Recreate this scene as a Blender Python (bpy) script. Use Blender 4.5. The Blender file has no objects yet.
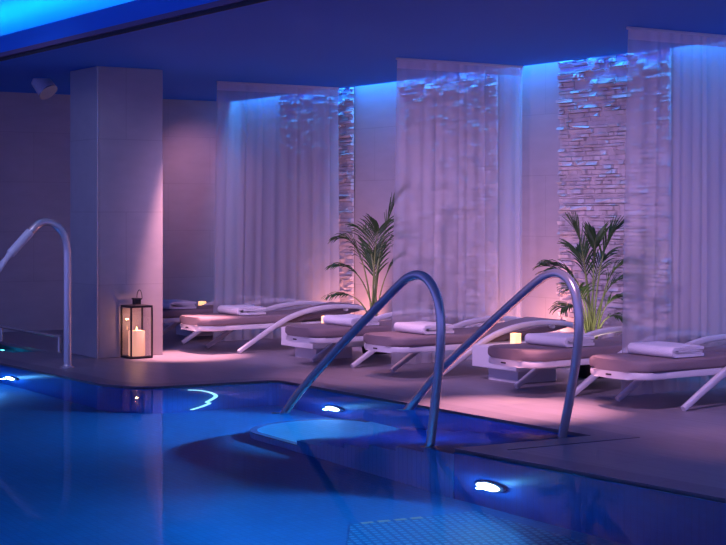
import bpy, bmesh, math, random
from mathutils import Vector, Matrix
random.seed(7)
S = bpy.context.scene
COL = S.collection
PI = math.pi

# ------------------------------------------------------------------ camera
FPX, CX, HY, EYE = 1546.2, 363.0, 211.0, 1.45
TH = math.radians(33.489)
FW = Vector((-math.cos(TH), math.sin(TH), 0))      # view direction
RT = Vector((math.sin(TH), math.cos(TH), 0))       # right of view
cam = bpy.data.cameras.new('camera')
cam.sensor_width = 36.0
cam.lens = FPX / 726 * 36.0
cam.shift_y = -(272.5 - HY) / 726
cam.clip_end = 100
co = bpy.data.objects.new('camera', cam)
COL.objects.link(co)
co.location = (0, 0, EYE)
co.rotation_euler = (PI / 2, 0, PI / 2 - TH)
S.camera = co

# ------------------------------------------------------------------ world, light, exposure
W = bpy.data.worlds.new('dusk')
S.world = W
W.use_nodes = True
bg = W.node_tree.nodes['Background']
bg.inputs[0].default_value = (0.120, 0.140, 0.66, 1)
bg.inputs[1].default_value = 1.55
S.view_settings.view_transform = 'Standard'
S.view_settings.look = 'None'
S.view_settings.gamma = 1
S.view_settings.use_curve_mapping = False
S.view_settings.exposure = 0.0
S.cycles.caustics_reflective = False
S.cycles.caustics_refractive = False
S.cycles.max_bounces = 10
S.cycles.transparent_max_bounces = 16
S.cycles.sample_clamp_indirect = 4.0


def light(name, kind, loc, aim, power, color, **kw):
    d = bpy.data.lights.new(name, kind)
    d.energy = power
    d.color = color
    for k, v in kw.items():
        setattr(d, k, v)
    o = bpy.data.objects.new(name, d)
    COL.objects.link(o)
    o.location = loc
    v = Vector(aim) - Vector(loc)
    o.rotation_euler = v.to_track_quat('-Z', 'Y').to_euler()
    return o


# blue cove light hidden in the ceiling slot along the back wall
light('slot_light', 'AREA', (-8.0, 9.745, 3.17), (-8.0, 9.80, 2.6), 300, (0.03, 0.36, 1.0), shape='RECTANGLE', size=20.0, size_y=0.12)
# blue cove light in the trough of the raised pool ceiling
light('coffer_light', 'AREA', (-8.5, 5.55, 2.98), (-8.5, 5.9, 4), 190, (0.0, 0.28, 1.0), shape='RECTANGLE', size=20.0, size_y=0.12)
# pink downlights over the walkway
for n_, (x, y, p, b, rad) in enumerate(((-13.9, 7.05, 1700, 0.9, 30), (-8.85, 7.15, 1250, 0.9, 38), (-11.3, 7.4, 160, 0.9, 40), (-6.6, 7.4, 100, 0.9, 40))):
    light('walk_spot', 'SPOT', (x, y, 2.85), (x, y, 0), p, (1.0, 0.42, 0.50), spot_size=math.radians(rad), spot_blend=b, shadow_soft_size=0.05)
# pink wall washers aimed from the ceiling at the curtains and the back wall
for x, p in ((-16.0, 15), (-12.1, 600), (-9.7, 590), (-6.6, 590)):
    light('wall_wash', 'SPOT', (x, 5.6, 2.80), (x - 1.9, 9.3, 0.55), p, (0.80, 0.48, 1.0), spot_size=math.radians(72), spot_blend=1.0, shadow_soft_size=0.25)
light('pillar_fill', 'SPOT', (-11.6, 3.6, 3.40), (-14.6, 6.3, 0.9), 250, (0.46, 0.48, 1.0), spot_size=math.radians(64), spot_blend=1.0, shadow_soft_size=0.5)  # added fill spot that brightens the pillar and the spout
light('wall_spot', 'SPOT', (-16.4, 9.0, 2.6), (-17.8, 9.2, 1.75), 45, (1.0, 0.42, 0.66), spot_size=math.radians(70), spot_blend=1.0, shadow_soft_size=0.05)
# warm uplights on the floor behind the palms
for x, y, ax in ((-14.55, 9.35, -15.1), (-11.35, 9.42, -11.75)):
    light('palm_uplight', 'SPOT', (x, y, 0.10), (ax, 9.86, 0.7), 45, (1.0, 0.36, 0.30), spot_size=math.radians(125), spot_blend=1.0, shadow_soft_size=0.04)
for x, y in ((-12.72, 8.42), (-9.85, 8.78)):
    light('leaf_uplight', 'SPOT', (x, y, 0.12), (x - 0.22, y + 0.30, 0.8), 16, (1.0, 0.80, 0.55), spot_size=math.radians(80), spot_blend=1.0, shadow_soft_size=0.03)

# ------------------------------------------------------------------ materials


def nd(nt, t, **kw):
    n = nt.nodes.new(t)
    for k, v in kw.items():
        setattr(n, k, v)
    return n


def mat(name, color, rough=0.5, metal=0.0, noise=0.0, nscale=8.0, bump=0.0, bscale=40.0, spec=0.5, emit=None, estr=0.0):
    m = bpy.data.materials.new(name)
    m.use_nodes = True
    nt = m.node_tree
    b = nt.nodes['Principled BSDF']
    b.inputs['Base Color'].default_value = (*color, 1)
    b.inputs['Roughness'].default_value = rough
    b.inputs['Metallic'].default_value = metal
    b.inputs['Specular IOR Level'].default_value = spec
    tc = nd(nt, 'ShaderNodeTexCoord')
    if noise:
        n = nd(nt, 'ShaderNodeTexNoise')
        n.inputs['Scale'].default_value = nscale
        n.inputs['Detail'].default_value = 4
        nt.links.new(tc.outputs['Object'], n.inputs['Vector'])
        r = nd(nt, 'ShaderNodeMapRange')
        r.inputs[3].default_value = 1 - noise
        r.inputs[4].default_value = 1 + noise
        nt.links.new(n.outputs['Fac'], r.inputs[0])
        v = nd(nt, 'ShaderNodeVectorMath', operation='SCALE')
        v.inputs[0].default_value = color
        nt.links.new(r.outputs[0], v.inputs['Scale'])
        nt.links.new(v.outputs[0], b.inputs['Base Color'])
    if bump:
        n = nd(nt, 'ShaderNodeTexNoise')
        n.inputs['Scale'].default_value = bscale
        nt.links.new(tc.outputs['Object'], n.inputs['Vector'])
        bp = nd(nt, 'ShaderNodeBump')
        bp.inputs['Strength'].default_value = bump
        bp.inputs['Distance'].default_value = 0.01
        nt.links.new(n.outputs['Fac'], bp.inputs['Height'])
        nt.links.new(bp.outputs[0], b.inputs['Normal'])
    if emit:
        b.inputs['Emission Color'].default_value = (*emit, 1)
        b.inputs['Emission Strength'].default_value = estr
    return m


def tile_mat(name, c1, c2, grout, bw, bh, joint, rough, axes, offset=0.5, noise=0.12, nscale=(6, 6), spec=0.5, rot=0.0, bump=0.0):
    """tiles laid on two world axes; axes names which position components drive u and v"""
    m = bpy.data.materials.new(name)
    m.use_nodes = True
    nt = m.node_tree
    b = nt.nodes['Principled BSDF']
    b.inputs['Roughness'].default_value = rough
    b.inputs['Specular IOR Level'].default_value = spec
    g = nd(nt, 'ShaderNodeNewGeometry')
    s = nd(nt, 'ShaderNodeSeparateXYZ')
    nt.links.new(g.outputs['Position'], s.inputs[0])
    c = nd(nt, 'ShaderNodeCombineXYZ')
    if axes == 'wall':
        a = nd(nt, 'ShaderNodeMath', operation='ADD')
        nt.links.new(s.outputs[0], a.inputs[0])
        nt.links.new(s.outputs[1], a.inputs[1])
        nt.links.new(a.outputs[0], c.inputs[0])
        nt.links.new(s.outputs[2], c.inputs[1])
    else:
        nt.links.new(s.outputs[0], c.inputs[0])
        nt.links.new(s.outputs[1], c.inputs[1])
    mp = nd(nt, 'ShaderNodeMapping')
    mp.inputs['Rotation'].default_value = (0, 0, rot)
    nt.links.new(c.outputs[0], mp.inputs[0])
    t = nd(nt, 'ShaderNodeTexBrick')
    t.offset = offset
    t.inputs['Color1'].default_value = (*c1, 1)
    t.inputs['Color2'].default_value = (*c2, 1)
    t.inputs['Mortar'].default_value = (*grout, 1)
    t.inputs['Scale'].default_value = 1
    t.inputs['Mortar Size'].default_value = joint
    t.inputs['Mortar Smooth'].default_value = 0.1
    t.inputs['Brick Width'].default_value = bw
    t.inputs['Row Height'].default_value = bh
    nt.links.new(mp.outputs[0], t.inputs[0])
    n = nd(nt, 'ShaderNodeTexNoise')
    n.inputs['Scale'].default_value = 1
    n.inputs['Detail'].default_value = 5
    m2 = nd(nt, 'ShaderNodeMapping')
    m2.inputs['Scale'].default_value = (nscale[0], nscale[1], 1)
    nt.links.new(mp.outputs[0], m2.inputs[0])
    nt.links.new(m2.outputs[0], n.inputs[0])
    r = nd(nt, 'ShaderNodeMapRange')
    r.inputs[3].default_value = 1 - noise
    r.inputs[4].default_value = 1 + noise
    nt.links.new(n.outputs['Fac'], r.inputs[0])
    v = nd(nt, 'ShaderNodeVectorMath', operation='SCALE')
    nt.links.new(t.outputs['Color'], v.inputs[0])
    nt.links.new(r.outputs[0], v.inputs['Scale'])
    nt.links.new(v.outputs[0], b.inputs['Base Color'])
    return m


def water_mat(name, tint, amp):
    m = bpy.data.materials.new(name)
    m.use_nodes = True
    nt = m.node_tree
    nt.nodes.remove(nt.nodes['Principled BSDF'])
    out = nt.nodes['Material Output']
    rf = nd(nt, 'ShaderNodeBsdfRefraction')
    rf.inputs['Color'].default_value = (*tint, 1)
    rf.inputs['Roughness'].default_value = 0.0
    rf.inputs['IOR'].default_value = 1.33
    gs = nd(nt, 'ShaderNodeBsdfGlossy')
    gs.inputs['Roughness'].default_value = 0.03
    fr = nd(nt, 'ShaderNodeFresnel')
    fr.inputs[0].default_value = 1.33
    hf = nd(nt, 'ShaderNodeMath', operation='MULTIPLY')
    hf.inputs[1].default_value = 0.21
    nt.links.new(fr.outputs[0], hf.inputs[0])
    gl = nd(nt, 'ShaderNodeMixShader')
    nt.links.new(hf.outputs[0], gl.inputs[0])
    nt.links.new(rf.outputs[0], gl.inputs[1])
    nt.links.new(gs.outputs[0], gl.inputs[2])
    tc = nd(nt, 'ShaderNodeTexCoord')
    n = nd(nt, 'ShaderNodeTexNoise')
    n.inputs['Scale'].default_value = 2.2
    n.inputs['Detail'].default_value = 2
    nt.links.new(tc.outputs['Object'], n.inputs['Vector'])
    bp = nd(nt, 'ShaderNodeBump')
    bp.inputs['Strength'].default_value = amp
    bp.inputs['Distance'].default_value = 0.02
    nt.links.new(n.outputs['Fac'], bp.inputs['Height'])
    for sh in (rf, gs, fr):
        nt.links.new(bp.outputs[0], sh.inputs['Normal'])
    nt.links.new(gl.outputs[0], out.inputs['Surface'])
    return m


def sheer_mat(name, color, opacity):
    m = bpy.data.materials.new(name)
    m.use_nodes = True
    nt = m.node_tree
    nt.nodes.remove(nt.nodes['Principled BSDF'])
    out = nt.nodes['Material Output']
    tr = nd(nt, 'ShaderNodeBsdfTransparent')
    df = nd(nt, 'ShaderNodeBsdfDiffuse')
    tl = nd(nt, 'ShaderNodeBsdfTranslucent')
    df.inputs[0].default_value = (*color, 1)
    tl.inputs[0].default_value = (*color, 1)
    m1 = nd(nt, 'ShaderNodeMixShader')
    m1.inputs[0].default_value = 0.5
    nt.links.new(df.outputs[0], m1.inputs[1])
    nt.links.new(tl.outputs[0], m1.inputs[2])
    m2 = nd(nt, 'ShaderNodeMixShader')
    m2.inputs[0].default_value = opacity
    nt.links.new(tr.outputs[0], m2.inputs[1])
    nt.links.new(m1.outputs[0], m2.inputs[2])
    nt.links.new(m2.outputs[0], out.inputs['Surface'])
    return m


def glass_mat(name):
    m = bpy.data.materials.new(name)
    m.use_nodes = True
    nt = m.node_tree
    nt.nodes.remove(nt.nodes['Principled BSDF'])
    out = nt.nodes['Material Output']
    tr = nd(nt, 'ShaderNodeBsdfTransparent')
    gs = nd(nt, 'ShaderNodeBsdfGlossy')
    gs.inputs['Roughness'].default_value = 0.02
    mx = nd(nt, 'ShaderNodeMixShader')
    mx.inputs[0].default_value = 0.05
    nt.links.new(tr.outputs[0], mx.inputs[1])
    nt.links.new(gs.outputs[0], mx.inputs[2])
    nt.links.new(mx.outputs[0], out.inputs['Surface'])
    return m


def glow_mat(name, color, strength):
    m = bpy.data.materials.new(name)
    m.use_nodes = True
    nt = m.node_tree
    nt.nodes.remove(nt.nodes['Principled BSDF'])
    e = nd(nt, 'ShaderNodeEmission')
    e.inputs[0].default_value = (*color, 1)
    e.inputs[1].default_value = strength
    nt.links.new(e.outputs[0], nt.nodes['Material Output'].inputs['Surface'])
    return m


M = dict(
    floor=tile_mat('floor_tile', (0.29, 0.25, 0.29), (0.265, 0.23, 0.265), (0.21, 0.18, 0.21), 1.2, 0.6, 0.004, 0.42, 'floor', noise=0.22, nscale=(2.5, 22)),
    coping=tile_mat('coping_tile', (0.22, 0.19, 0.23), (0.20, 0.175, 0.21), (0.17, 0.15, 0.18), 0.6, 0.6, 0.004, 0.45, 'floor', noise=0.2, nscale=(20, 20)),
    wall=tile_mat('wall_tile', (0.46, 0.42, 0.44), (0.44, 0.40, 0.42), (0.39, 0.35, 0.37), 1.2, 0.6, 0.004, 0.6, 'wall', noise=0.12, nscale=(3, 9)),
    column=tile_mat('column_tile', (0.43, 0.39, 0.41), (0.405, 0.365, 0.385), (0.36, 0.32, 0.34), 1.9, 0.72, 0.004, 0.5, 'wall', noise=0.10, nscale=(5, 9)),
    ceiling=mat('ceiling_lit_blue', (0.008, 0.19, 0.76), 0.7),  # white ceiling under blue light: the blue is put into its colour
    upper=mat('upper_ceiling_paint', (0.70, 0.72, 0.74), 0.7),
    lip=mat('lip_purple_light', (0.16, 0.10, 0.20), 0.6),  # purple light falling on the lip is put into its colour
    gap=mat('gap_shade', (0.03, 0.03, 0.04), 0.7),  # near-black strip painted for the shade below the lip
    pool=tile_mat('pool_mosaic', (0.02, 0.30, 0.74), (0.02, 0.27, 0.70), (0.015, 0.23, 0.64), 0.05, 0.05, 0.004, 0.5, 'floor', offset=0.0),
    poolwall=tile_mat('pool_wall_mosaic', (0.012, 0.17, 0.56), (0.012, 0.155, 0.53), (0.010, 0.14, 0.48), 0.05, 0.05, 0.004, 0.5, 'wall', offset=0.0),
    ledge=tile_mat('ledge_mosaic', (0.10, 0.52, 0.86), (0.08, 0.48, 0.82), (0.015, 0.20, 0.55), 0.05, 0.05, 0.010, 0.5, 'floor', offset=0.0, rot=0.3),
    stair=tile_mat('stair_mosaic', (0.10, 0.44, 0.80), (0.08, 0.41, 0.77), (0.06, 0.34, 0.70), 0.05, 0.05, 0.004, 0.5, 'floor', offset=0.0),
    nosing=mat('nosing_tile', (0.01, 0.05, 0.20), 0.5, noise=0.1),
    water=water_mat('water', (0.80, 0.92, 1.0), 0.06),
    bathwater=water_mat('bath_water', (0.8, 1.0, 0.95), 0.05),
    stone=mat('split_stone', (0.60, 0.54, 0.54), 0.85, noise=0.5, nscale=6, bump=0.6, bscale=30),
    sheer=sheer_mat('sheer_voile', (0.93, 0.89, 0.91), 0.44),
    hem=sheer_mat('sheer_hem', (0.85, 0.76, 0.82), 0.75),
    white=mat('white_frame', (0.74, 0.71, 0.72), 0.42, noise=0.05, nscale=5),
    cushion=mat('taupe_fabric', (0.27, 0.20, 0.21), 0.9, noise=0.12, nscale=5, bump=0.25, bscale=180),
    towel=mat('white_towel', (0.86, 0.83, 0.84), 0.95, noise=0.05, nscale=14, bump=0.6, bscale=160),
    slot=mat('dark_slot', (0.05, 0.03, 0.03), 0.6),
    table=mat('white_table', (0.72, 0.70, 0.72), 0.5, noise=0.04, nscale=4),
    steel=mat('polished_steel', (0.86, 0.74, 0.66), 0.26, metal=0.62),
    black=mat('black_metal', (0.02, 0.018, 0.022), 0.4, noise=0.2),
    pot=mat('black_pot', (0.012, 0.012, 0.014), 0.45, noise=0.2),
    soil=mat('soil', (0.05, 0.035, 0.025), 0.95, noise=0.4, nscale=30),
    leaf=mat('palm_leaf', (0.050, 0.11, 0.030), 0.45, noise=0.35, nscale=7),
    stalk=mat('palm_stalk', (0.20, 0.26, 0.07), 0.5, noise=0.25, nscale=12),
    glass=glass_mat('lantern_glass'),
    candle=mat('candle_wax', (0.9, 0.72, 0.5), 0.6, emit=(1.0, 0.40, 0.20), estr=0.75),
    flame=glow_mat('flame', (1.0, 0.62, 0.25), 6.0),
    votive=mat('votive_glass', (0.95, 0.7, 0.45), 0.4, noise=0.08, nscale=30, emit=(1.0, 0.48, 0.19), estr=1.5),
    lens=glow_mat('pool_lens', (0.75, 0.92, 1.0), 9.0),
    strip=glow_mat('streak_glow', (0.35, 0.85, 1.0), 1.6),  # glow painted as a streak of lamp light; no LED strip here
    lampbody=mat('lamp_body', (0.62, 0.56, 0.60), 0.5),
)

# ------------------------------------------------------------------ mesh helpers


def tag(o, label=None, cat=None, group=None, kind=None):
    for k, v in (('label', label), ('category', cat), ('group', group), ('kind', kind)):
        if v:
            o[k] = v
    return o


def obj(name, bm, m, parent=None, smooth=False, kind=None, up=False):
    bmesh.ops.recalc_face_normals(bm, faces=bm.faces)
    if up:
        for f in bm.faces:
            f.normal_update()
            if f.normal.z < 0:
                f.normal_flip()
    me = bpy.data.meshes.new(name)
    bm.to_mesh(me)
    bm.free()
    for mm in (m if isinstance(m, (list, tuple)) else [m]):
        me.materials.append(mm)
    if smooth:
        for p in me.polygons:
            p.use_smooth = True
        try:
            me.set_sharp_from_angle(angle=math.radians(40))
        except Exception:
            pass
    o = bpy.data.objects.new(name, me)
    COL.objects.link(o)
    if parent:
        o.parent = parent
    if kind:
        o['kind'] = kind
    return o


def thing(name, label, cat, loc=(0, 0, 0), rz=0.0, group=None):
    o = bpy.data.objects.new(name, None)
    o.empty_display_size = 0.1
    COL.objects.link(o)
    o.location = loc
    o.rotation_euler = (0, 0, rz)
    return tag(o, label, cat, group)


def dup(root, loc, label, rz=None, group=None):
    r = root.copy()
    COL.objects.link(r)
    r.location = loc
    if rz is not None:
        r.rotation_euler = (0, 0, rz)
    r['label'] = label
    if group:
        r['group'] = group
    for ch in list(root.children):
        c = ch.copy()
        COL.objects.link(c)
        c.parent = r
        for g in list(ch.children):
            d = g.copy()
            COL.objects.link(d)
            d.parent = c
    return r


def NB():
    return bmesh.new()


def box(bm, x0, x1, y0, y1, z0, z1, bev=0.0, seg=2):
    r = bmesh.ops.create_cube(bm, size=1)
    vs = r['verts']
    for v in vs:
        v.co = Vector(((x0 + x1) / 2 + v.co.x * (x1 - x0), (y0 + y1) / 2 + v.co.y * (y1 - y0), (z0 + z1) / 2 + v.co.z * (z1 - z0)))
    if bev:
        es = list({e for v in vs for e in v.link_edges})
        bmesh.ops.bevel(bm, geom=es, offset=bev, segments=seg, affect='EDGES', profile=0.5)
    return bm


def prism(bm, pts, z0, z1, bev=0.0, seg=3):
    lo = [bm.verts.new((p[0], p[1], z0)) for p in pts]
    hi = [bm.verts.new((p[0], p[1], z1)) for p in pts]
    n = len(pts)
    f1 = bm.faces.new(lo)
    f2 = bm.faces.new(hi)
    for i in range(n):
        bm.faces.new((lo[i], lo[(i + 1) % n], hi[(i + 1) % n], hi[i]))
    if bev:
        es = list(f1.edges) + list(f2.edges)
        bmesh.ops.bevel(bm, geom=es, offset=bev, segments=seg, affect='EDGES', profile=0.5)
    return bm


def sweep(bm, path, prof, up=None, scale=None, caps=True):
    """sweep a closed 2-D profile along a 3-D path; up fixes the first profile axis"""
    P = [Vector(p) for p in path]
    rings = []
    prev = None
    for i, p in enumerate(P):
        a = P[max(i - 1, 0)]
        b = P[min(i + 1, len(P) - 1)]
        t = (b - a).normalized()
        if up is not None:
            u = Vector(up)
            u = (u - t * u.dot(t)).normalized()
        elif prev is None:
            u = t.orthogonal().normalized()
        else:
            u = (prev - t * prev.dot(t)).normalized()
        prev = u
        w = t.cross(u)
        s = scale[i] if scale else 1.0
        rings.append([bm.verts.new(p + (u * q[0] + w * q[1]) * s) for q in prof])
    n = len(prof)
    for r0, r1 in zip(rings, rings[1:]):
        for k in range(n):
            bm.faces.new((r0[k], r0[(k + 1) % n], r1[(k + 1) % n], r1[k]))
    if caps:
        bm.faces.new(rings[0])
        bm.faces.new(rings[-1])
    return bm


def circ(r, n=14):
    return [(r * math.cos(2 * PI * k / n), r * math.sin(2 * PI * k / n)) for k in range(n)]


def rrect(w, h, r, n=3):
    out = []
    for cx, cy, a0 in ((w / 2 - r, h / 2 - r, 0), (-w / 2 + r, h / 2 - r, 90), (-w / 2 + r, -h / 2 + r, 180), (w / 2 - r, -h / 2 + r, 270)):
        for k in range(n + 1):
            a = math.radians(a0 + 90 * k / n)
            out.append((cx + r * math.cos(a), cy + r * math.sin(a)))
    return out


def smooth_path(pts, sub=6):
    P = [Vector(p) for p in pts]
    P = [P[0] * 2 - P[1]] + P + [P[-1] * 2 - P[-2]]
    out = []
    for i in range(1, len(P) - 2):
        a, b, c, d = P[i - 1:i + 3]
        for k in range(sub):
            t = k / sub
            out.append(0.5 * ((2 * b) + (c - a) * t + (2 * a - 5 * b + 4 * c - d) * t * t + (3 * b - a - 3 * c + d) * t ** 3))
    out.append(P[-2].copy())
    return out


def lathe(bm, prof, cx=0.0, cy=0.0, n=28):
    rings = [[bm.verts.new((cx + r * math.cos(2 * PI * k / n), cy + r * math.sin(2 * PI * k / n), z)) for k in range(n)] for r, z in prof]
    for a, b in zip(rings, rings[1:]):
        for k in range(n):
            bm.faces.new((a[k], a[(k + 1) % n], b[(k + 1) % n], b[k]))
    bm.faces.new(rings[0])
    bm.faces.new(rings[-1])
    return bm


def rounded(pts, radii, n=6):
    """round the corners of a polygon"""
    out = []
    m = len(pts)
    for i, p in enumerate(pts):
        r = radii.get(i, 0)
        p = Vector(p)
        if not r:
            out.append((p.x, p.y))
            continue
        a = (Vector(pts[i - 1]) - p).normalized()
        b = (Vector(pts[(i + 1) % m]) - p).normalized()
        s, e = p + a * r, p + b * r
        for k in range(n + 1):
            t = k / n
            q = s * (1 - t) ** 2 + p * 2 * t * (1 - t) + e * t * t
            out.append((q.x, q.y))
    return out


# ------------------------------------------------------------------ setting
CEIL = 2.875
YW = 9.86            # back wall
XE = -17.8           # end wall
WZ = -0.012          # water level
POOL = [(2.0, 6.11), (-5.48, 5.81), (-7.555, 5.665), (-7.495, 6.725), (-11.45, 6.695), (-11.57, 5.50), (-11.98, 5.305), (-14.19, 5.243), (-16.6, 5.20), (-16.6, 0.9), (2.0, 0.9)]  # pool outline, ledge, stairs, lamps and handrails were scaled about the camera
EDGE = rounded(POOL, {4: 0.12, 5: 0.22, 6: 0.10})
BATH = [(-15.18, 6.12), (-17.3, 6.12), (-17.3, 5.74), (-15.18, 5.74)]

# floor: the deck around the pool and the footbath
outer = [(2.0, 10.1), (-18.1, 10.1), (-18.1, -0.6), (2.0, -0.6)]
bm = NB()


def ring_verts(pts, z):
    return [bm.verts.new((p[0], p[1], z)) for p in pts]


from mathutils.geometry import tessellate_polygon
shore = outer[2:] + [(2.0, 0.9), (-16.6, 0.9)] + [p for p in reversed(EDGE) if p[1] > 1.0] + outer[:2]
loops = [[Vector((p[0], p[1], 0)) for p in shore], [Vector((p[0], p[1], 0)) for p in BATH]]
allv = [bm.verts.new(v) for lp in loops for v in lp]
for tri in tessellate_polygon(loops):
    bm.faces.new([allv[i] for i in tri])
top = list(bm.faces)
r = bmesh.ops.extrude_face_region(bm, geom=top)
for v in [g for g in r['geom'] if isinstance(g, bmesh.types.BMVert)]:
    v.co.z = -0.06
obj('floor', bm, M['floor'], kind='structure')


def offset_poly(pts, d):
    out = []
    m = len(pts)
    for i in range(m):
        p = Vector(pts[i])
        a = (p - Vector(pts[i - 1])).normalized()
        b = (Vector(pts[(i + 1) % m]) - p).normalized()
        na, nb = Vector((a.y, -a.x)), Vector((b.y, -b.x))
        k = (na + nb)
        k = k / max(1 + na.dot(nb), 0.3)
        out.append((p.x + k.x * d, p.y + k.y * d))
    return out


# darker coping border along the pool edge (raised by a few millimetres)
bm = NB()
seq = rounded(POOL[1:9], {3: 0.12, 4: 0.22, 5: 0.10})
inn = seq
out_ = []
for i, p in enumerate(seq):
    a = Vector(seq[max(i - 1, 0)])
    b = Vector(seq[min(i + 1, len(seq) - 1)])
    p = Vector(p)
    d0 = (p - a).normalized() if i else (b - p).normalized()
    d1 = (b - p).normalized() if i < len(seq) - 1 else d0
    n0, n1 = Vector((d0.y, -d0.x)), Vector((d1.y, -d1.x))
    k = (n0 + n1) / max(1 + n0.dot(n1), 0.35)
    out_.append(p + k * 0.21)
lo = [[bm.verts.new((q[0], q[1], z)) for q in inn] for z in (-0.055, 0.004)]
hi = [[bm.verts.new((q[0], q[1], z)) for q in out_] for z in (0.004, -0.055)]
cols = [lo[0], lo[1], hi[0], hi[1]]
for i in range(len(inn) - 1):
    for k in range(4):
        a, b = cols[k], cols[(k + 1) % 4]
        bm.faces.new((a[i], a[i + 1], b[i + 1], b[i]))
obj('trim_1', bm, M['coping'], kind='structure')

# pool basin: walls and bottom as one open shell with thickness outwards
bm = NB()
big = offset_poly(EDGE, 0.12)
a = [bm.verts.new((p[0], p[1], -0.062)) for p in EDGE]
b = [bm.verts.new((p[0], p[1], -1.445)) for p in EDGE]
for i in range(len(EDGE)):
    j = (i + 1) % len(EDGE)
    bm.faces.new((a[i], a[j], b[j], b[i]))
basin = obj('pool_wall', bm, M['poolwall'], kind='structure')
bm = NB()
prism(bm, big, -1.545, -1.445)
obj('pool_floor', bm, M['pool'], kind='structure')

# mosaic ledge on the pool floor near the camera side of the steps
bm = NB()
prism(bm, [(-7.37, 4.79), (-7.27, 5.29), (-7.22, 5.58), (-3.85, 5.72), (-3.85, 2.3)], -1.45, -1.441)
obj('pool_ledge', bm, M['ledge'], kind='structure')

# white dashes painted for the light caught along the edge of the ledge
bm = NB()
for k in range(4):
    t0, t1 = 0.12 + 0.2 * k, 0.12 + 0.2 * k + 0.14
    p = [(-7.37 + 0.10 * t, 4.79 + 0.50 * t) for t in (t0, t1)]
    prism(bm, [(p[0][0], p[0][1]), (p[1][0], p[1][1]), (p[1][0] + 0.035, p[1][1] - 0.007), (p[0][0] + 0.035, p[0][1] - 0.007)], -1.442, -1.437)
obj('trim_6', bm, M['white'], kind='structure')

# underwater stairs
N_ST, RUN, RISE = 6, 0.308, 0.178
bm = NB()
prof = [(-7.565, -1.45), (-7.565, WZ - 0.12)]
for k in range(N_ST):
    z = WZ - 0.12 - RISE * k
    x1 = -7.565 - RUN * (k + 1)
    prof.append((x1, z))
    prof.append((x1, z - RISE))
x_end = prof[-1][0]
prof.append((x_end, -1.45))
ya, yb = 5.665, 6.705
L1 = [bm.verts.new((p[0], ya, p[1])) for p in prof]
L2 = [bm.verts.new((p[0], yb, p[1])) for p in prof]
bm.faces.new(L1)
bm.faces.new(L2)
for i in range(len(prof)):
    j = (i + 1) % len(prof)
    bm.faces.new((L1[i], L1[j], L2[j], L2[i]))
obj('pool_stairs', bm, M['stair'], kind='structure')
bm = NB()
zl = WZ - 0.12 - RISE * N_ST
arc = [(x_end, yb), ] + [(x_end - 0.60 - 0.40 * math.sin(t), 6.185 + 0.52 * math.cos(t)) for t in [PI * k / 12 for k in range(13)]] + [(x_end, ya)]
prism(bm, arc, -1.45, zl, bev=0.015)
obj('pool_landing', bm, M['stair'], kind='structure')

# dark nosing strip round the landing
bm = NB()
inner = [(x_end - 0.60 - 0.345 * math.sin(t), 6.185 + 0.465 * math.cos(t)) for t in [PI * k / 16 for k in range(17)]]
outer_n = [(x_end - 0.60 - 0.40 * math.sin(t), 6.185 + 0.52 * math.cos(t)) for t in [PI * k / 16 for k in range(17)]]
inner.append((x_end, 5.72))
outer_n.append((x_end, 5.665))
iv = [[bm.verts.new((p[0], p[1], z)) for p in inner] for z in (zl + 0.004, zl - 0.03)]
ov = [[bm.verts.new((p[0], p[1], z)) for p in outer_n] for z in (zl + 0.004, zl - 0.03)]
for i in range(len(inner) - 1):
    bm.faces.new((iv[0][i], iv[0][i + 1], ov[0][i + 1], ov[0][i]))
    bm.faces.new((ov[0][i], ov[0][i + 1], ov[1][i + 1], ov[1][i]))
    bm.faces.new((iv[0][i], iv[0][i + 1], iv[1][i + 1], iv[1][i]))
obj('trim_5', bm, M['nosing'], kind='structure')

# water
bm = NB()
bm.faces.new([bm.verts.new((p[0], p[1], WZ)) for p in EDGE])
tag(obj('pool_water', bm, M['water'], up=True), 'calm deep blue water filling the lit pool', 'water', kind='stuff')

# footbath
bm = NB()
a = [bm.verts.new((p[0], p[1], -0.062)) for p in BATH]
b = [bm.verts.new((p[0], p[1], -0.40)) for p in BATH]
for i in range(4):
    bm.faces.new((a[i], a[(i + 1) % 4], b[(i + 1) % 4], b[i]))
bm.faces.new(b)
obj('footbath_wall', bm, M['stair'], kind='structure')
bm = NB()
bm.faces.new([bm.verts.new((p[0], p[1], -0.03)) for p in BATH])
tag(obj('footbath_water', bm, M['bathwater'], up=True), 'narrow strip of teal water behind the low steel rail', 'water', kind='stuff')

# walls
bm = NB()
box(bm, -18.1, 2.0, YW, YW + 0.2, -0.06, 3.7)
obj('wall_back', bm, M['wall'], kind='structure')
bm = NB()
box(bm, XE - 0.25, XE, -0.6, YW, -0.06, 3.7)
obj('wall_left', bm, M['wall'], kind='structure')

# ceilings
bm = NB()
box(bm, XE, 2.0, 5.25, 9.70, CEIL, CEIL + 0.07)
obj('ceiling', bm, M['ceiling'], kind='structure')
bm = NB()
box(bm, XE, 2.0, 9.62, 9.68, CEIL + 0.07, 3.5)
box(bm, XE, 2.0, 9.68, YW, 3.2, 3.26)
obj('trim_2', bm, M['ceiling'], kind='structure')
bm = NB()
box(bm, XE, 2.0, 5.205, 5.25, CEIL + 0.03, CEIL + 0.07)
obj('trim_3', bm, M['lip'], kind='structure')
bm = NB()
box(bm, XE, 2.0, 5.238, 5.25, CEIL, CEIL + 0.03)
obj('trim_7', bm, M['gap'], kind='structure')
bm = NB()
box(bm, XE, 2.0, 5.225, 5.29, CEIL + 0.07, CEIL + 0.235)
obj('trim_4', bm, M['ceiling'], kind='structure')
bm = NB()
box(bm, XE, 2.0, -0.6, 6.9, 3.45, 3.55)
box(bm, XE, 2.0, 6.5, 6.9, CEIL + 0.07, 3.45)
obj('ceiling_upper', bm, M['upper'], kind='structure')

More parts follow.
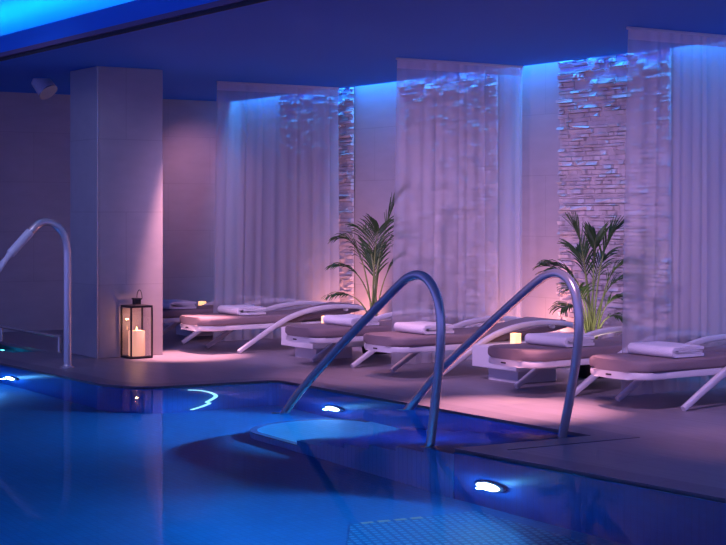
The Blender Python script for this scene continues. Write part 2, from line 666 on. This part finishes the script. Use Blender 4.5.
# column
bm = NB()
box(bm, -14.80, -14.117, 6.21, 6.92, 0, CEIL, bev=0.004, seg=1)
col = obj('column', bm, M['column'], kind='structure')
bm = NB()
box(bm, -14.121, -14.109, 6.202, 6.214, 0.002, CEIL - 0.002)
obj('corner_trim', bm, M['steel'], col)

# ------------------------------------------------------------------ stone cladding


def cladding(x0, x1, label):
    bm = NB()
    z = 0.0
    while z < 2.95:
        h = random.choice((0.022, 0.030, 0.038, 0.046))
        x = x0 - 0.0
        while x < x1 - 0.001:
            w = min(random.choice((0.04, 0.07, 0.10, 0.14, 0.22)) * random.uniform(0.8, 1.2), x1 - x)
            if x1 - x - w < 0.05:
                w = x1 - x
            d = random.choice((0.002, 0.006, 0.018, 0.03, 0.042, 0.052))
            y = YW - 0.021
            q = [bm.verts.new(c) for c in (
                (x, y, z), (x + w, y, z), (x + w, y, z + h), (x, y, z + h),
                (x + 0.003, y - d * random.uniform(.35, 1.15), z + 0.003), (x + w - 0.003, y - d * random.uniform(.35, 1.15), z + 0.003),
                (x + w - 0.003, y - d * random.uniform(.35, 1.15), z + h - 0.007), (x + 0.003, y - d * random.uniform(.35, 1.15), z + h - 0.007))]
            for f in ((4, 5, 6, 7), (0, 1, 5, 4), (1, 2, 6, 5), (2, 3, 7, 6), (3, 0, 4, 7)):
                bm.faces.new([q[i] for i in f])
            x += w
        z += h
    o = obj('stone_cladding', bm, M['stone'])
    tag(o, label, 'stone cladding', 'split stone panels on the back wall')


cladding(-16.75, -15.06, 'rough split stone wall panel seen mostly through the left curtain')
cladding(-14.12, -12.38, 'rough split stone wall panel wholly behind the middle curtain')
cladding(-11.42, -9.92, 'rough split stone wall panel behind the right palm, beside the right curtain')

# ------------------------------------------------------------------ curtains


def curtain(xc, y0, y1, seed, label):
    rnd = random.Random(seed)
    t = thing('sheer_curtain', label, 'curtain', (xc, y0, 0), 0, 'sheer curtains between the lounger pairs')
    n, m = 420, 10
    L = y1 - y0
    ph = []
    s = 0.0
    knots = [0]
    while knots[-1] < L:
        knots.append(knots[-1] + rnd.uniform(0.035, 0.10))
    amps = [rnd.uniform(0.4, 1.0) for _ in knots]

    def fold(s, z):
        for i in range(len(knots) - 1):
            if knots[i] <= s <= knots[i + 1]:
                u = (s - knots[i]) / (knots[i + 1] - knots[i])
                return (1 if i % 2 else -1) * amps[i] * math.sin(PI * u)
        return 0

    bm = NB()
    rows = []
    for j in range(m + 1):
        z = 0.02 + (CEIL - 0.05) * j / m
        row = []
        for i in range(n + 1):
            s = L * i / n
            a = 0.008 + 0.009 * (1 - z / CEIL)
            flare = -0.055 * (1 - z / CEIL) * (1 - s / L)
            row.append(bm.verts.new((fold(s, z) * a + 0.010 * math.sin(3.1 * s + z + seed), s + flare, z)))
        rows.append(row)
    for r0, r1 in zip(rows, rows[1:]):
        for i in range(n):
            bm.faces.new((r0[i], r0[i + 1], r1[i + 1], r1[i]))
    obj('voile', bm, M['sheer'], t, smooth=True)
    bm = NB()
    for i in range(n):
        s0, s1 = L * i / n, L * (i + 1) / n
        z0, z1 = CEIL - 0.10, CEIL - 0.022
        q = [(fold(s, CEIL) * 0.008 + 0.010 * math.sin(3.1 * s + CEIL + seed) + 0.003, s) for s in (s0, s1)]
        v = [bm.verts.new((q[0][0], q[0][1], z0)), bm.verts.new((q[1][0], q[1][1], z0)), bm.verts.new((q[1][0], q[1][1], z1)), bm.verts.new((q[0][0], q[0][1], z1))]
        bm.faces.new(v)
    bmesh.ops.remove_doubles(bm, verts=bm.verts, dist=0.0001)
    obj('header_tape', bm, M['hem'], t, smooth=True)
    bm = NB()
    box(bm, -0.014, 0.014, 0.0, L, CEIL - 0.022, CEIL, bev=0.003, seg=1)
    obj('curtain_track', bm, M['lampbody'], t)
    return t


curtain(-15.02, 8.02, 9.60, 3, 'tall sheer white curtain hanging behind the lounger nearest the pillar gap')
curtain(-11.80, 8.18, 9.69, 11, 'tall sheer white curtain in the middle, hanging between the two palms')
curtain(-8.83, 8.29, 9.69, 23, 'tall sheer white curtain at the right edge, right of the right palm')

# ------------------------------------------------------------------ loungers


def foot_outline(w, y0, y1, r=0.13, bulge=0.03):
    """plan outline with a rounded foot end at y0 and a square head at y1"""
    out = [(w / 2, y1), (-w / 2, y1)]
    out = []
    n = 8
    for k in range(n + 1):
        a = PI + PI / 2 * k / n
        out.append((-w / 2 + r + r * math.cos(a), y0 + bulge + r + r * math.sin(a)))
    for k in range(1, 8):
        u = -1 + 2 * k / 8
        out.append((u * (w / 2 - r), y0 + bulge * (u * u)))
    for k in range(n + 1):
        a = 1.5 * PI + PI / 2 * k / n
        out.append((w / 2 - r + r * math.cos(a), y0 + bulge + r + r * math.sin(a)))
    out += [(w / 2, y1), (-w / 2, y1)]
    return out


YF, YB, YH = -0.42, 0.78, 1.50


def make_lounger(label):
    t = thing('sun_lounger', label, 'sun lounger', (0, 0, 0), 0, 'sun loungers along the back wall')
    # seat frame: moulded foot pan and two straight side beams with a slatted bed
    bm = NB()
    prism(bm, foot_outline(0.62, YF, -0.12), 0.235, 0.288, bev=0.016)
    for s in (-1, 1):
        box(bm, s * 0.285 - 0.026, s * 0.285 + 0.026, -0.14, YH - 0.03, 0.238, 0.288, bev=0.008)
    for k in range(12):
        y = -0.05 + k * 0.125
        box(bm, -0.262, 0.262, y, y + 0.07, 0.262, 0.284, bev=0.004, seg=1)
    obj('seat_frame', bm, M['white'], t, smooth=True)
    bm = NB()
    box(bm, -0.03, 0.03, YF - 0.004, YF + 0.02, 0.256, 0.268, bev=0.003, seg=1)
    tag(obj('hand_slot', bm, M['slot'], t), 'small dark slot in the foot end')
    # curved side rails: floor, up through the frame, over as an arm
    for s in (-1, 1):
        pth = smooth_path([(s * 0.345, -0.012, 0.016), (s * 0.345, 0.245, 0.165), (s * 0.345, 0.505, 0.305), (s * 0.345, 0.70, 0.378), (s * 0.345, 0.93, 0.425), (s * 0.343, 1.18, 0.440), (s * 0.35, 1.40, 0.428), (s * 0.338, 1.52, 0.405)], 5)
        bm = NB()
        n = len(pth)
        sc = [0.92 + 0.22 * math.sin(PI * min(1, i / (n * 0.75))) for i in range(n)]
        sweep(bm, pth, rrect(0.042, 0.046, 0.012), up=(1, 0, 0), scale=sc)
        # flatten the foot on the floor
        for v in bm.verts:
            if v.co.z < 0.0:
                v.co.z = 0.0
        obj('side_rail', bm, M['white'], t, smooth=True)
        bm = NB()
        sweep(bm, [(s * 0.30, 1.38, 0.25), (s * 0.315, 1.44, 0.13), (s * 0.33, 1.50, 0.0)], rrect(0.04, 0.045, 0.012), up=(1, 0, 0))
        for v in bm.verts:
            v.co.z = max(v.co.z, 0.0)
        obj('rear_leg', bm, M['white'], t, smooth=True)
    # cross bars tie the rails to the frame
    for y, z in ((0.42, 0.258), (1.30, 0.40)):
        bm = NB()
        sweep(bm, [(-0.35, y, z), (0.35, y, z)], circ(0.016, 10))
        obj('cross_bar', bm, M['white'], t, smooth=True)
    # cushions
    bm = NB()
    prism(bm, foot_outline(0.63, YF + 0.0, YB, r=0.12), 0.289, 0.372, bev=0.028)
    obj('cushion', bm, M['cushion'], t, smooth=True)
    bm = NB()
    w = 0.30
    sec = rrect(0.6, 0.075, 0.026)
    sweep(bm, smooth_path([(0, YB - 0.01, 0.334), (0, YB + 0.2, 0.344), (0, YB + 0.45, 0.372), (0, YH, 0.412)], 4), sec, up=(1, 0, 0))
    obj('back_cushion', bm, M['cushion'], t, smooth=True)
    return t


LOUNGERS = [
    (-15.47, 7.66, 'white lounger with taupe cushion farthest left, half hidden by the pillar', 0),
    (-14.155, 7.63, 'white lounger with taupe cushion in front of the left curtain', 1),
    (-12.30, 7.80, 'white lounger with taupe cushion in front of the left palm, left of the middle curtain', 2),
    (-11.10, 7.89, 'white lounger with taupe cushion in front of the middle curtain', 3),
    (-9.495, 8.02, 'white lounger with taupe cushion in front of the right palm, beside the glowing square candle', 4),
    (-8.40, 8.12, 'white lounger with taupe cushion nearest the camera, cut by the right edge', 5),
]
proto = None
for x, y, lab, k in LOUNGERS:
    if proto is None:
        proto = make_lounger(lab)
        proto.location = (x, y, 0)
    else:
        dup(proto, (x, y, 0), lab)

# ------------------------------------------------------------------ towels


def make_towel(label):
    """a bath towel folded into a flat stack, fold at -y, layers open at +y"""
    t = thing('folded_towel', label, 'towel', (0, 0, 0), 0, 'rolled white towels on the loungers')
    for q, (z0, h, T, yl, yr) in enumerate(((0.003, 0.082, 0.026, -0.165, 0.165), (0.031, 0.026, 0.0115, -0.10, 0.150))):
        prof = [(yr, 0.0), (0.0, 0.0), (yl + h / 2, 0.0)]
        n = 10
        for k in range(n + 1):
            a = -PI / 2 - PI * k / n
            prof.append((yl + h / 2 + h / 2 * math.cos(a), h / 2 + h / 2 * math.sin(a)))
        ri = max(h / 2 - T, 0.001)
        prof += [(0.0, h * 1.02), (yr - 0.02, h), (yr, h - 0.004), (yr + 0.004, h - T / 2), (yr, h - T + 0.002)]
        prof.append((yl + h / 2, h - T))
        for k in range(1, 6):
            a = PI / 2 + PI * k / 6
            prof.append((yl + h / 2 + ri * math.cos(a), h / 2 + ri * math.sin(a)))
        prof += [(yl + h / 2, T), (yr, T - 0.002), (yr + 0.004, T / 2)]
        bm = NB()
        xs = [-0.235, -0.230, -0.215, -0.12, 0, 0.12, 0.215, 0.230, 0.235]
        rings = []
        for x in xs:
            e = 0.90 if abs(x) > 0.233 else (0.97 if abs(x) > 0.225 else 1.0)
            bow = 0.010 * math.cos(x * 6)
            rings.append([bm.verts.new((x, p[0] * (0.98 if e < 0.95 else 1) - bow, max(0.0, z0 + h / 2 + (p[1] - h / 2) * e) + (0.003 * math.sin(x * 9 + p[0] * 14 + q) if p[1] > h * 0.6 else 0))) for p in prof])
        m = len(prof)
        for r0, r1 in zip(rings, rings[1:]):
            for k in range(m):
                bm.faces.new((r0[k], r0[(k + 1) % m], r1[(k + 1) % m], r1[k]))
        bm.faces.new(rings[0])
        bm.faces.new(rings[-1])
        bmesh.ops.triangulate(bm, faces=[f for f in bm.faces if len(f.verts) > 4])
        obj('towel_fold', bm, M['towel'], t, smooth=True)
    return t


TOW = [(-15.45, 7.70, 0.02, 'folded white towel on the farthest left lounger, beside the pillar'),
       (-14.18, 7.86, -0.03, 'folded white towel on the lounger in front of the left curtain'),
       (-12.27, 7.98, 0.03, 'folded white towel on the lounger in front of the left palm'),
       (-11.12, 8.00, -0.02, 'folded white towel on the lounger in front of the middle curtain'),
       (-9.49, 8.17, 0.04, 'folded white towel on the lounger in front of the right palm'),
       (-8.38, 8.25, 0.0, 'folded white towel on the nearest lounger at right')]
tp = None
for x, y, rz, lab in TOW:
    if tp is None:
        tp = make_towel(lab)
        tp.location = (x, y, 0.372)
        tp.rotation_euler = (0, 0, rz)
    else:
        dup(tp, (x, y, 0.372), lab, rz)

# ------------------------------------------------------------------ side tables and candles


def make_table(label):
    t = thing('side_table', label, 'side table', (0, 0, 0), 0, 'white block side tables between loungers')
    bm = NB()
    box(bm, -0.30, 0.30, 0, 0.62, 0.115, 0.296, bev=0.006)
    obj('table_block', bm, M['table'], t)
    bm = NB()
    box(bm, -0.20, 0.20, 0.10, 0.52, 0, 0.115, bev=0.004)
    obj('plinth', bm, M['table'], t)
    return t


tb = make_table('white block side table left of the lounger before the right palm, candle on top')
tb.location = (-10.30, 8.14, 0)
dup(tb, (-13.00, 7.82, 0), 'white block side table left of the lounger before the left palm')
dup(tb, (-16.18, 8.10, 0), 'white block side table beyond the farthest left lounger')


def make_candle(label):
    t = thing('votive_candle', label, 'candle', (0, 0, 0), 0, 'square glowing votives on the side tables')
    bm = NB()
    for x0, x1, y0, y1 in ((-.034, .034, -.034, -.029), (-.034, .034, .029, .034), (-.034, -.029, -.029, .029), (.029, .034, -.029, .029)):
        box(bm, x0, x1, y0, y1, 0.0, 0.098, bev=0.0015, seg=1)
    box(bm, -.029, .029, -.029, .029, 0.0, 0.006)
    obj('holder', bm, M['votive'], t)
    bm = NB()
    lathe(bm, [(0.022, 0.006), (0.022, 0.045), (0.004, 0.046)], n=16)
    obj('wax', bm, M['candle'], t, smooth=True)
    bm = NB()
    lathe(bm, [(0.001, 0.048), (0.006, 0.056), (0.0045, 0.066), (0.0008, 0.078)], n=10)
    obj('flame', bm, M['flame'], t, smooth=True)
    return t


cd = make_candle('small glowing square candle on the side table left of the right palm')
cd.location = (-10.40, 8.46, 0.296)
dup(cd, (-13.16, 8.26, 0.296), 'small glowing square candle behind the towel near the left palm')
dup(cd, (-16.10, 8.40, 0.296), 'small glowing candle behind the farthest left lounger, right of the pillar')
for x, y, p in ((-10.40, 8.46, 1.4), (-13.16, 8.26, 1.4), (-16.10, 8.40, 1.0)):
    light('candle_light', 'POINT', (x, y, 0.44), (x, y, 0), p, (1.0, 0.40, 0.14), shadow_soft_size=0.01)

# ------------------------------------------------------------------ palms


def frond(parent, base, tip, lift, L, n, seed, droop=0.5, t0=0.35, fold=0.75, width=0.0135):
    rnd = random.Random(seed)
    b, e = Vector(base), Vector(tip)
    c = (b + e) / 2 + Vector((0, 0, lift))
    c.x = b.x + (e.x - b.x) * 0.22
    c.y = b.y + (e.y - b.y) * 0.22

    def at(t):
        return b * (1 - t) ** 2 + c * 2 * t * (1 - t) + e * t * t

    def tan(t):
        return ((c - b) * (1 - t) + (e - c) * t).normalized()

    bm = NB()
    N = 16
    sweep(bm, [at(i / N) for i in range(N + 1)], circ(0.009, 6), scale=[1.15 - 0.95 * i / N for i in range(N + 1)])
    st = obj('frond', bm, M['stalk'], parent, smooth=True)
    bm = NB()
    up = Vector((0, 0, 1))
    for i in range(n):
        t = t0 + (1 - t0) * (i + 0.5) / n
        p, d = at(t), tan(t)
        side = d.cross(up)
        if side.length < 0.15:
            side = d.cross(RT)
        side.normalize()
        nor = side.cross(d).normalized()
        prof = math.sin(PI * (0.14 + 0.80 * (t - t0) / (1 - t0)))
        ll = L * (0.45 + 0.55 * prof) * rnd.uniform(0.9, 1.1)
        for s in (-1, 1):
            fwd = 0.75 + 0.5 * (t - t0) / (1 - t0)
            dr = (side * s * fold + d * fwd + nor * rnd.uniform(-.05, .28)).normalized()
            q = p.copy()
            K = 5
            pts = []
            for k in range(K + 1):
                pts.append(q.copy())
                q = q + dr * (ll / K)
                dr = (dr + Vector((0, 0, -droop * 0.16 * (1 + 0.6 * k)))).normalized()
            wv = dr.cross(nor).normalized()
            ws = [0.45, 0.95, 1.0, 0.8, 0.5, 0.04]
            rows = []
            for k in range(K + 1):
                w = wv * width * ws[k] * rnd.uniform(.92, 1.08)
                rows.append((bm.verts.new(pts[k] - w), bm.verts.new(pts[k] + nor * -0.004), bm.verts.new(pts[k] + w)))
            for r0, r1 in zip(rows, rows[1:]):
                for k in range(2):
                    bm.faces.new((r0[k], r0[k + 1], r1[k + 1], r1[k]))
    obj('leaflets', bm, M['leaf'], st, smooth=True)


def palm(name, label, loc, specs, seed):
    t = thing(name, label, 'potted palm', loc, 0, 'potted palms by the back wall')
    bm = NB()
    lathe(bm, [(0.125, 0.0), (0.13, 0.01), (0.165, 0.27), (0.175, 0.275), (0.175, 0.30), (0.155, 0.30), (0.150, 0.265)])
    obj('pot', bm, M['pot'], t, smooth=True)
    bm = NB()
    lathe(bm, [(0.1495, 0.24), (0.149, 0.262), (0.06, 0.275), (0.005, 0.28)])
    obj('soil', bm, M['soil'], t, smooth=True)
    rnd = random.Random(seed)
    for i, (u, v, z, lift, L, n, droop, t0, fold) in enumerate(specs):
        a = rnd.uniform(0, 2 * PI)
        base = (0.035 * math.cos(a), 0.035 * math.sin(a), 0.26)
        tip = RT * u + FW * v + Vector((0, 0, z))
        frond(t, base, tip, lift, L, n, seed * 50 + i, droop, t0, fold)
    return t


palm('potted_palm', 'potted palm in black pot between left and middle curtains', (-13.08, 8.80, 0), [
    # u     v     z     lift   L    n  droop t0  fold
    (0.26, 0.06, 1.62, 0.36, 0.24, 20, 0.5, 0.62, 0.22),
    (0.04, -0.18, 1.27, 0.40, 0.34, 14, 0.55, 0.50, 0.65),
    (-0.34, 0.05, 1.17, 0.48, 0.26, 14, 1.0, 0.45, 0.55),
    (-0.40, -0.10, 0.90, 0.34, 0.22, 12, 0.9, 0.55, 0.55),
    (-0.44, -0.16, 0.60, 0.24, 0.20, 11, 0.8, 0.60, 0.55),
    (0.24, -0.05, 0.98, 0.22, 0.20, 11, 0.8, 0.60, 0.5),
    (-0.12, 0.15, 1.25, 0.40, 0.28, 13, 0.7, 0.5, 0.6),
    (0.17, 0.20, 1.18, 0.40, 0.26, 12, 0.9, 0.5, 0.6),
    (-0.02, 0.1, 1.02, 0.30, 0.30, 12, 0.4, 0.45, 0.55),
], 5)
palm('potted_palm', 'potted palm in black pot against the stone panel, left of the right curtain', (-10.16, 9.12, 0), [
    (-0.15, 0.02, 1.30, 0.40, 0.27, 14, 0.10, 0.50, 0.60),
    (0.05, 0.10, 1.22, 0.40, 0.24, 13, 0.2, 0.5, 0.6),
    (-0.40, 0.05, 0.98, 0.40, 0.22, 12, 0.6, 0.55, 0.5),
    (0.34, 0.0, 0.86, 0.36, 0.22, 12, 0.7, 0.5, 0.5),
    (0.24, -0.25, 0.52, 0.24, 0.20, 9, 0.9, 0.55, 0.5),
    (-0.20, -0.28, 0.78, 0.30, 0.24, 11, 0.6, 0.5, 0.6),
    (0.22, 0.02, 1.29, 0.42, 0.25, 14, 0.2, 0.55, 0.50),
    (0.28, -0.12, 1.00, 0.36, 0.24, 13, 0.8, 0.50, 0.55),
    (-0.34, -0.05, 0.92, 0.36, 0.25, 13, 0.7, 0.50, 0.60),
    (-0.28, -0.22, 0.62, 0.26, 0.22, 11, 0.9, 0.55, 0.55),
    (0.20, -0.20, 0.70, 0.22, 0.22, 10, 0.7, 0.55, 0.5),
    (-0.10, 0.20, 1.10, 0.36, 0.26, 12, 0.5, 0.5, 0.6),
    (0.14, 0.18, 1.05, 0.30, 0.24, 11, 0.6, 0.5, 0.55),
], 9)

# ------------------------------------------------------------------ lantern with pillar candle
LX, LY = -13.975, 6.565
t = thing('floor_lantern', 'black metal glass lantern on the floor against the pillar', 'lantern', (LX, LY, 0), 0)
W2 = 0.112
bm = NB()
box(bm, -W2 - 0.008, W2 + 0.008, -W2 - 0.008, W2 + 0.008, 0, 0.022, bev=0.003, seg=1)
obj('base', bm, M['black'], t)
for sx in (-1, 1):
    for sy in (-1, 1):
        bm = NB()
        box(bm, sx * W2 - 0.008, sx * W2 + 0.008, sy * W2 - 0.008, sy * W2 + 0.008, 0.022, 0.50, bev=0.002, seg=1)
        obj('post', bm, M['black'], t)
bm = NB()
for s in (-1, 1):
    box(bm, -W2, W2, s * W2 - 0.008, s * W2 + 0.008, 0.50, 0.52)
    box(bm, s * W2 - 0.008, s * W2 + 0.008, -W2, W2, 0.50, 0.52)
obj('top_frame', bm, M['black'], t)
bm = NB()
q = [(0.112, 0.515), (0.06, 0.528), (0.045, 0.53), (0.045, 0.575), (0.056, 0.578), (0.05, 0.59), (0.004, 0.594)]
lathe(bm, q, n=4)
bmesh.ops.rotate(bm, verts=bm.verts, cent=(0, 0, 0), matrix=Matrix.Rotation(PI / 4, 3, 'Z'))
obj('chimney_cap', bm, M['black'], t)
bm = NB()
pth = [(-0.06 * math.cos(a), 0.03, 0.585 + 0.085 * math.sin(a)) for a in [PI * k / 12 for k in range(13)]]
sweep(bm, pth, circ(0.0035, 8))
obj('handle', bm, M['black'], t, smooth=True)
for k in range(4):
    bm = NB()
    a = k * PI / 2
    box(bm, -W2 + 0.008, W2 - 0.008, W2 - 0.002, W2 + 0.002, 0.022, 0.50)
    bmesh.ops.rotate(bm, verts=bm.verts, cent=(0, 0, 0), matrix=Matrix.Rotation(a, 3, 'Z'))
    obj('glass_pane', bm, M['glass'], t)
t = thing('pillar_candle', 'thick cream pillar candle glowing inside the black lantern', 'candle', (LX, LY, 0.022), 0)
bm = NB()
lathe(bm, [(0.078, 0), (0.082, 0.01), (0.082, 0.235), (0.077, 0.247), (0.06, 0.24), (0.004, 0.236)], n=28)
obj('wax_body', bm, M['candle'], t, smooth=True)
bm = NB()
lathe(bm, [(0.001, 0.24), (0.009, 0.252), (0.007, 0.268), (0.001, 0.29)], n=10)
obj('flame', bm, M['flame'], t, smooth=True)
light('candle_light', 'POINT', (LX, LY, 0.37), (LX, LY, 0), 1.0, (1.0, 0.42, 0.16), shadow_soft_size=0.012)

# ------------------------------------------------------------------ steel pool rails
RAIL_A = [(-9.799, -0.128), (-9.676, -0.028), (-9.425, 0.177), (-8.897, 0.538), (-8.375, 0.868), (-8.195, 0.978), (-8.097, 1.027), (-7.994, 1.044), (-7.9, 1.021), (-7.822, 0.955), (-7.773, 0.863), (-7.752, 0.735), (-7.766, 0.524), (-7.837, 0.128), (-7.867, -0.028), (-7.881, -0.128)]
RAIL_B = [(-9.431, -0.098), (-9.311, -0.002), (-8.945, 0.291), (-8.464, 0.608), (-8.03, 0.881), (-7.82, 1.003), (-7.724, 1.038), (-7.632, 1.046), (-7.546, 1.012), (-7.483, 0.94), (-7.453, 0.844), (-7.443, 0.709), (-7.469, 0.507), (-7.536, 0.228), (-7.599, 0.007), (-7.628, -0.125)]
for pts_, yr_, lab_ in ((RAIL_A, 5.71, 'bent steel pool handrail standing left, on the camera side of the steps'), (RAIL_B, 6.57, 'bent steel pool handrail standing right, nearer the loungers')):
    rl = thing('pool_handrail', lab_, 'handrail', (0, yr_, 0), 0, 'steel handrails over the pool steps')
    bm = NB()
    sweep(bm, smooth_path([(x, 0, z) for x, z in pts_], 6), circ(0.030, 16), up=(0, 1, 0))
    obj('tube', bm, M['steel'], rl, smooth=True)
    bm = NB()
    lathe(bm, [(0.055, WZ - 0.12), (0.055, WZ - 0.112), (0.034, WZ - 0.100)], cx=pts_[-1][0], n=20)
    obj('flange', bm, M['steel'], rl, smooth=True)

# fountain spout at the left edge
t = thing('water_spout', 'tall curved steel water spout on the deck at the left edge', 'water spout', (-13.46, 5.62, 0), 0)
bm = NB()
sweep(bm, smooth_path([(0, 0, 0), (0, 0, 0.5), (0, 0, 1.0), (0, -0.006, 1.12), (0, -0.04, 1.24), (0, -0.12, 1.325), (0, -0.21, 1.35), (0, -0.29, 1.325), (0, -0.37, 1.25)], 6), circ(0.036, 16), up=(1, 0, 0))
obj('post', bm, M['steel'], t, smooth=True)
bm = NB()
sweep(bm, smooth_path([(0, -0.36, 1.261), (0, -0.47, 1.145), (0, -0.55, 1.060)], 4), circ(0.042, 16), up=(1, 0, 0))
obj('sleeve', bm, M['white'], t, smooth=True)
bm = NB()
P_ = [(0, -0.55, 1.060), (0, -0.585, 1.020), (0, -0.66, 0.935), (0, -0.77, 0.810)]
rings = []
for (x, y, z), (w, h) in zip(P_, ((0.034, 0.034), (0.026, 0.022), (0.07, 0.02), (0.13, 0.016))):
    pr = rrect(w * 2, h * 2, min(w, h) * 0.9, 4)
    d = Vector((0, -0.68, -0.73))
    u = Vector((1, 0, 0))
    wv = d.cross(u)
    rings.append([bm.verts.new(Vector((x, y, z)) + u * a + wv * b) for a, b in pr])
for r0, r1 in zip(rings, rings[1:]):
    m = len(r0)
    for k in range(m):
        bm.faces.new((r0[k], r0[(k + 1) % m], r1[(k + 1) % m], r1[k]))
bm.faces.new(rings[0])
bm.faces.new(rings[-1])
obj('nozzle', bm, M['white'], t, smooth=True)
bm = NB()
lathe(bm, [(0.065, 0.0), (0.065, 0.008), (0.045, 0.014), (0.038, 0.03)], n=20)
obj('flange', bm, M['steel'], t, smooth=True)

# low rail over the footbath
t = thing('low_rail', 'low steel rail over the narrow teal water left of the pillar', 'rail', (-14.99, 6.17, 0), 0)
bm = NB()
sweep(bm, [(0.0, 0, 0.155), (-1.66, 0, 0.155)], circ(0.018, 12))
obj('bar', bm, M['steel'], t, smooth=True)
for x in (0.0, -1.66):
    bm = NB()
    sweep(bm, [(x if x else 0.0, 0, 0.0), (x, 0, 0.155)], circ(0.018, 12))
    obj('upright', bm, M['steel'], t, smooth=True)

# ceiling spotlight at upper left
t = thing('ceiling_spotlight', 'small tilted spotlight fixed under the ceiling left of the pillar', 'spotlight', (-15.82, 6.33, CEIL), 0)
bm = NB()
lathe(bm, [(0.06, -0.03), (0.06, 0.0)], n=20)
sweep(bm, [(0, 0, -0.02), (0, 0, -0.07)], circ(0.018, 10))
obj('bracket', bm, M['lampbody'], t, smooth=True)
d = (RT * 0.55 - Vector((0, 0, 0.72)) - FW * 0.3).normalized()
bm = NB()
c0 = Vector((0, 0, -0.065))
sweep(bm, [c0 - d * 0.10, c0 - d * 0.08, c0 + d * 0.08, c0 + d * 0.10], circ(0.105, 24), scale=[0.75, 0.95, 1.0, 1.0])
obj('lamp_head', bm, M['lampbody'], t, smooth=True)
bm = NB()
sweep(bm, [c0 + d * 0.098, c0 + d * 0.112], circ(0.11, 24))
obj('rim', bm, M['steel'], t, smooth=True)

# ------------------------------------------------------------------ underwater lamps


def pool_lamp(loc, n, label, power, color, glow=0.06, first=[None]):
    x, y, z = loc
    rz = math.atan2(n[1], n[0])
    if first[0] is None:
        t = thing('pool_light', label, 'pool light', loc, rz, 'round lamps in the pool walls')
        bm = NB()
        sweep(bm, [(0, 0, 0), (0.022, 0, 0), (0.03, 0, 0)], circ(0.125, 28), scale=[1, 1, 0.9])
        obj('trim_ring', bm, M['white'], t, smooth=True)
        bm = NB()
        sweep(bm, [(0.03, 0, 0), (0.038, 0, 0)], circ(0.10, 24))
        obj('lens', bm, M['lens'], t, smooth=True)
        first[0] = t
    else:
        t = dup(first[0], loc, label, rz)
    light('underwater_lamp', 'SPOT', (x + n[0] * 0.05, y + n[1] * 0.05, z), (x + n[0] * 2, y + n[1] * 2, z - 0.55), power * 2.2, color, spot_size=math.radians(132), spot_blend=0.9, shadow_soft_size=0.05)
    light('underwater_glow', 'POINT', (x + n[0] * 0.10, y + n[1] * 0.10, z), (x, y, 0), power * glow, color, shadow_soft_size=0.02)


LC = (0.12, 0.50, 1.0)
pool_lamp((-7.215, 5.688, -0.87), (0.07, -1.0), 'bright round underwater lamp in the near pool wall, right of the steps', 150, LC, 0.03)
pool_lamp((-10.53, 6.702, -0.93), (0.0, -1.0), 'bright round underwater lamp behind the left handrail', 100, LC, 0.05)
pool_lamp((-13.87, 5.252, -0.87), (0.03, -1.0), 'bright round underwater lamp at the far left of the pool', 150, LC)
# added unseen fill lights along the near pool wall, to brighten the water
for x in (-14.5, -11.0, -7.5, -4.0):
    light('near_wall_fill', 'SPOT', (x, 1.0, -0.5), (x - 0.2, 3.2, -1.7), 50, (0.02, 0.26, 1.0), spot_size=math.radians(100), spot_blend=1.0, shadow_soft_size=0.1)
for x, z, p in ((-8.0, -0.06, 0.8), (-8.6, -0.25, 2.4), (-9.2, -0.5, 2)):
    light('recess_fill', 'POINT', (x, 6.2, z), (0, 0, 0), p, (0.02, 0.13, 1.0), shadow_soft_size=0.0)  # unseen fill lights added to brighten the stair treads
light('landing_fill', 'SPOT', (-9.95, 6.2, -0.25), (-9.85, 6.15, -1.2), 60, (0.12, 0.55, 1.0), spot_size=math.radians(75), spot_blend=0.8, shadow_soft_size=0.0)  # added unseen spot that brightens the landing from above
light('footbath_lamp', 'POINT', (-16.0, 5.93, -0.2), (0, 0, 0), 0.35, (0.1, 0.8, 0.9), shadow_soft_size=0.03)


# curved glowing tube added for a streak of lamp light on this wall
pts = [(5.87, -0.18), (5.98, -0.27), (6.07, -0.45), (6.11, -0.66), (6.06, -0.87), (6.03, -0.97), (6.05, -1.05), (5.98, -1.20), (5.89, -1.32)]
bm = NB()
px_ = lambda y: -11.45 - 0.12 * (6.695 - y) / 1.195 + 0.045
sweep(bm, smooth_path([(px_(y), y, z) for y, z in pts], 5), circ(0.018, 10), up=(1, 0, 0))
tag(obj('light_streak', bm, M['strip'], smooth=True), 'curved streak of lamp light built as a glowing tube on the pool wall under water, below the lantern walkway', 'light streak')
